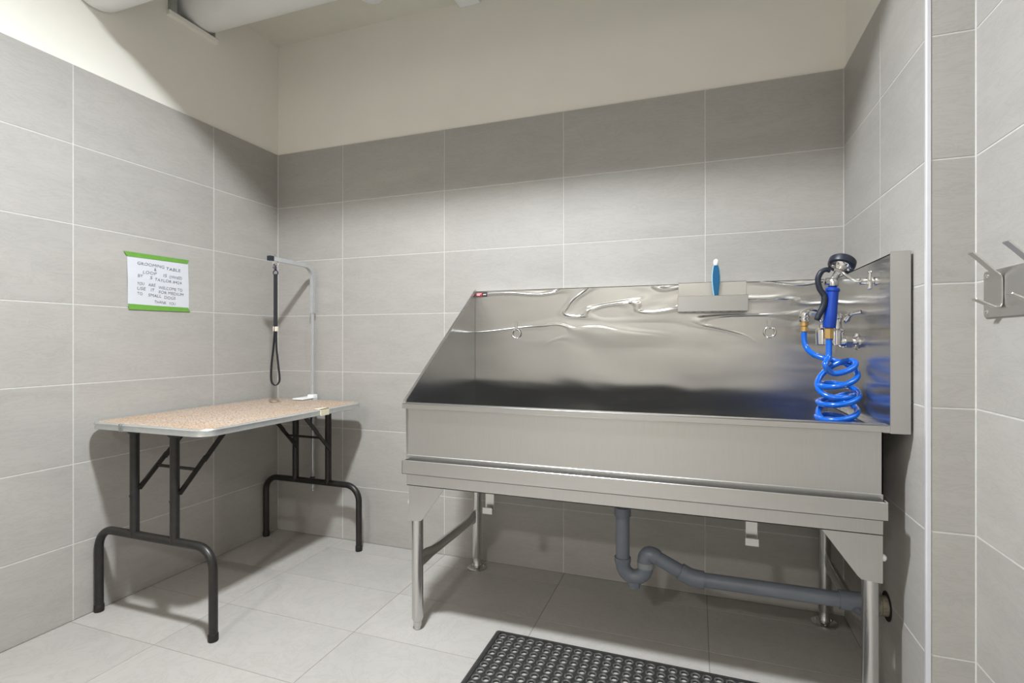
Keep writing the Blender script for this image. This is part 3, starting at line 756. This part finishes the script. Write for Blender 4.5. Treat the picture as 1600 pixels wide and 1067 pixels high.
MB().tube(smooth_path([(PX-0.03, PY-0.062, 0.708), (PX-0.03, PY-0.062, 0.672), (PX-0.045, PY-0.062, 0.662), (PX-0.075, PY-0.062, 0.668)], 5), 0.004, 10).build('clamp_screw', 'chrome', ga, smooth=True)
MB().box(PX+0.005, PX+0.013, PY-0.026, PY-0.016, 0.61, 0.66).build('lock_knob', 'rubber', ga, bevel=0.002)
for v in (tip-dirv*0.034,):
    MB().tube([v+Vector((0,0,0.010))+dirv*0.006, v+Vector((0,0,0.024))+dirv*0.003, v+Vector((0,0,0.024))-dirv*0.003, v+Vector((0,0,0.010))-dirv*0.006], 0.0022, 8).build('eyelet', 'chrome', ga, smooth=True)

# ------------------------------------------------------------------ grooming loop hanging from the arm
hx = tip - dirv*0.036
lp = thing('grooming_loop', (hx.x, hx.y, 0.83), 'black webbing grooming loop with pale slider hanging from the chrome arm', 'leash')
sd = Vector((0.94, 0.34, 0))          # flat side faces the room
H = lambda z, s=0.0: Vector((hx.x, hx.y, z)) + sd*s
MB().tube([H(1.432)+Vector((0, 0, 0))+Vector((0.0135*math.cos(a)*sd.x, 0.0135*math.cos(a)*sd.y, 0.0145*math.sin(a)-0.012)) for a in [2*PI*k/22 for k in range(22)]], 0.0026, 8, closed=True).build('snap_ring', 'chrome', lp, smooth=True)
sc = MB().lathe([(0.004, 0), (0.0055, 0.004), (0.004, 0.012), (0.006, 0.02), (0.003, 0.026)], H(1.388), (0, 0, 1), 12)
sc.tube(smooth_path([H(1.412, 0.0), H(1.418, -0.008), H(1.404, -0.011), H(1.394, -0.004)], 4), 0.0024, 8)
sc.build('snap_clasp', 'rubber', lp, smooth=True)
MB().tube([H(1.378)+sd*0.011*math.cos(a)+Vector((0, 0, 0.012*math.sin(a))) for a in [2*PI*k/20 for k in range(20)]], 0.0026, 8, closed=True).build('dee_ring', 'rubber', lp, smooth=True)
MB().ribbon([H(1.372), H(1.25), H(1.118)], sd, 0.018, 0.0045).build('strap', 'strap', lp)
dn = Vector((-sd.y, sd.x, 0))
loop = smooth_path([H(1.118, -0.002), H(1.02, -0.010), H(0.93, -0.020), H(0.86, -0.021), H(0.836, -0.008), H(0.838, 0.008), H(0.862, 0.019), H(0.93, 0.013), H(1.02, 0.004), H(1.118, 0.002)], 6)
MB().ribbon(loop, dn, 0.016, 0.0035).build('loop', 'strap', lp)
MB().box(hx.x-0.011, hx.x+0.011, hx.y-0.008, hx.y+0.008, 1.094, 1.118).build('slider', 'slider', lp, bevel=0.002)

# ------------------------------------------------------------------ handwritten note on the left wall
nt_ = thing('paper_note', (0.0, -0.68, 1.18), 'white handwritten note held by two strips of green tape', 'note')
A = Vector((0.0022, -0.815, 1.407)); B = Vector((0.0022, -0.545, 1.413)); Cc = Vector((0.0022, -0.540, 1.188)); D = Vector((0.0022, -0.812, 1.190))
nx, nz = 14, 12
vs = []; fs = []
def paper(u, v, lift=0.0):
    p = (A*(1-u)+B*u)*(1-v) + (D*(1-u)+Cc*u)*v
    edge = min(v, 1-v)*2
    p.x += 0.0022*math.sin(u*5.0+v*3)*edge*edge*0.5 + 0.002*edge + lift
    return p
for lay, dx in ((0, 0.0), (1, -0.0006)):
    for i in range(nx+1):
        for j in range(nz+1): vs.append(paper(i/nx, j/nz, dx))
q = (nx+1)*(nz+1)
for i in range(nx):
    for j in range(nz):
        a = i*(nz+1)+j; fs.append((a, a+1, a+nz+2, a+nz+1)); fs.append((q+a, q+a+nz+1, q+a+nz+2, q+a+1))
bd = [i*(nz+1) for i in range(nx+1)] + [nx*(nz+1)+j for j in range(1, nz+1)] + [i*(nz+1)+nz for i in range(nx-1, -1, -1)] + [j for j in range(nz-1, 0, -1)]
for k in range(len(bd)):
    a, b = bd[k], bd[(k+1) % len(bd)]; fs.append((a, b, q+b, q+a))
MB().add(vs, fs).build('sheet', 'paper', nt_, smooth=True)
def tape(p, name='tape_strip'):
    return MB().prism(p, 'x', 0.0032, 0.0040).build(name, 'tape', nt_)
tape([(-0.829, 1.4155), (-0.815, 1.3965), (-0.548, 1.401), (-0.541, 1.419), (-0.700, 1.4165)])
tape([(-0.812, 1.2015), (-0.808, 1.178), (-0.69, 1.1795), (-0.535, 1.182), (-0.545, 1.2005), (-0.70, 1.2000)])
def pen(text, u0, u1, v, rot=0.0):
    """one handwritten line between u0 and u1 with its baseline at v"""
    cu = bpy.data.curves.new('pen_line', 'FONT'); cu.body = text; cu.size = 1.0; cu.shear = 0.12; cu.resolution_u = 2
    cu.offset = -0.012
    ob = bpy.data.objects.new('tmp', cu); COL.objects.link(ob)
    dg = bpy.context.evaluated_depsgraph_get()
    me = bpy.data.meshes.new_from_object(ob.evaluated_get(dg)); bpy.data.objects.remove(ob)
    xs = [vv.co.x for vv in me.vertices]; x0, x1 = min(xs), max(xs)
    for vv in me.vertices:
        u = u0 + (u1-u0)*(vv.co.x-x0)/(x1-x0)
        wob = 0.003*math.sin(vv.co.x*3.1+v*20)
        hh = vv.co.y*0.085
        w = paper(u, v - hh + wob + rot*(u-0.5), 0.0009)
        vv.co = w - nt_.location
    me.materials.append(M['ink'])
    o = bpy.data.objects.new('pen_line', me); COL.objects.link(o); o.parent = nt_
pen('GROOMING', 0.15, 0.58, 0.20, 0.04); pen('TABLE', 0.61, 0.86, 0.225, 0.04)
pen('&', 0.41, 0.445, 0.272)
pen('LOOP', 0.23, 0.45, 0.355, 0.03); pen('IS', 0.56, 0.62, 0.365, 0.03); pen('OWNED', 0.66, 0.88, 0.38, 0.03)
pen('BY', 0.15, 0.23, 0.435, 0.03); pen('S', 0.34, 0.38, 0.445, 0.03); pen('TAYLOR #424', 0.42, 0.87, 0.47, 0.04)
pen('YOU', 0.14, 0.25, 0.58, 0.02); pen('ARE', 0.31, 0.43, 0.585, 0.02); pen('WELCOME TO', 0.48, 0.88, 0.615, 0.04)
pen('USE', 0.14, 0.27, 0.675, 0.02); pen('IT', 0.35, 0.41, 0.68, 0.02); pen('FOR MEDIUM', 0.48, 0.90, 0.705, 0.04)
pen('TO', 0.14, 0.22, 0.775, 0.02); pen('SMALL', 0.31, 0.52, 0.785, 0.02); pen('DOGS', 0.57, 0.76, 0.80, 0.02)
pen('THANK', 0.41, 0.60, 0.905, 0.02); pen('YOU', 0.65, 0.76, 0.91, 0.02)

# ------------------------------------------------------------------ coat hooks on the nearer right wall
ch = thing('coat_hook_plate', (XF, -0.93, 1.1), 'steel wall plate with bent double coat hooks', 'coat hook')
MB().prism(rrect(-1.16, -0.80, 1.100, 1.204, 0.008, 4), 'x', XF-0.0035, XF-0.0003).build('back_plate', 'steel_rail', ch)
def double_hook(y):
    w = 0.014
    # a bent strap: long upper prong, stem on the plate, short lower prong
    pts = [(XF-0.052, y+0.012, 1.243), (XF-0.038, y+0.008, 1.226), (XF-0.018, y+0.002, 1.200), (XF-0.0085, y, 1.190), (XF-0.006, y, 1.182), (XF-0.0055, y, 1.150), (XF-0.006, y, 1.127), (XF-0.0085, y, 1.1205), (XF-0.016, y, 1.1205), (XF-0.030, y+0.004, 1.129), (XF-0.048, y+0.008, 1.140)]
    mb = MB().ribbon(pts, (0, 1, 0), 0.022, 0.003)
    return mb.build('hook', 'steel_rail', ch, bevel=0.0006)
double_hook(-0.872); double_hook(-1.010)
for (y, z) in ((-0.812, 1.193), (-0.812, 1.112), (-1.148, 1.193), (-1.148, 1.112)):
    MB().lathe([(0.005, 0), (0.0045, 0.002), (0.002, 0.0035)], (XF-0.0035, y, z), (-1, 0, 0), 14).build('rivet', 'chrome', ch, smooth=True)

# ------------------------------------------------------------------ rubber drainage mat
MX0, MX1, MY0, MY1 = 1.522, 2.437, -1.150, -0.538
mt = thing('drainage_mat', (1.98, -0.84, 0), 'black perforated rubber drainage mat on the floor before the tub', 'floor mat')
BW = 0.019; TH = 0.0075
nxc, nyc = 26, 17
cw, chh = (MX1-MX0-2*BW)/nxc, (MY1-MY0-2*BW)/nyc
bo = MB()
outr = rrect(MX0, MX1, MY0, MY1, 0.006, 2); ino = rrect(MX0+0.009, MX1-0.009, MY0+0.009, MY1-0.009, 0.004, 2)
inn2 = [(MX0+BW, MY0+BW), (MX1-BW, MY0+BW), (MX1-BW, MY1-BW), (MX0+BW, MY1-BW)]
n = len(outr)
vs = [(p[0], p[1], 0.0005) for p in outr] + [(p[0], p[1], 0.002) for p in outr] + [(p[0], p[1], TH+0.001) for p in ino]
inner_loop = []
for p in ino: inner_loop.append((min(max(p[0], MX0+BW), MX1-BW), min(max(p[1], MY0+BW), MY1-BW), TH))
inner_loop2 = [(p[0]+(0.0001 if False else 0), p[1], TH) for p in inner_loop]
vs += inner_loop2
fs = []
for l in range(3):
    for k in range(n): fs.append((l*n+k, l*n+(k+1) % n, (l+1)*n+(k+1) % n, (l+1)*n+k))
bo.add(vs, fs).build('bevelled_border', 'mat', mt)
fld = MB(); rings = MB(); SEG = 16
sqp = []
for k in range(SEG):
    a = 2*PI*k/SEG; cxx, syy = math.cos(a), math.sin(a); mm = max(abs(cxx), abs(syy)); sqp.append((cxx/mm, syy/mm))
V = []; F = []; RV = []; RF = []
for i in range(nxc):
    for j in range(nyc):
        cx0 = MX0+BW+cw*(i+0.5); cy0 = MY0+BW+chh*(j+0.5)
        k0 = len(V); hr = 0.0096
        for k in range(SEG): V.append((cx0+sqp[k][0]*cw/2, cy0+sqp[k][1]*chh/2, TH-0.003))
        for k in range(SEG):
            a = 2*PI*k/SEG; V.append((cx0+hr*math.cos(a), cy0+hr*math.sin(a), TH-0.003))
        for k in range(SEG):
            a = 2*PI*k/SEG; V.append((cx0+hr*math.cos(a), cy0+hr*math.sin(a), 0.0005))
        for l in range(2):
            for k in range(SEG): F.append((k0+l*SEG+k, k0+l*SEG+(k+1) % SEG, k0+(l+1)*SEG+(k+1) % SEG, k0+(l+1)*SEG+k))
        r0 = len(RV)
        for (rr, zz) in ((0.0148, TH-0.003), (0.0144, TH), (0.0122, TH+0.001), (0.0097, TH-0.0005), (0.0096, TH-0.003)):
            for k in range(SEG):
                a = 2*PI*k/SEG; RV.append((cx0+rr*math.cos(a), cy0+rr*math.sin(a), zz))
        for l in range(4):
            for k in range(SEG): RF.append((r0+l*SEG+k, r0+l*SEG+(k+1) % SEG, r0+(l+1)*SEG+(k+1) % SEG, r0+(l+1)*SEG+k))
fld.add(V, F); rings.add(RV, RF)
fld.build('perforated_field', 'mat', mt)
rg = rings.build('moulded_rings', 'mat_ring', mt, smooth=True); rg['kind'] = 'stuff'
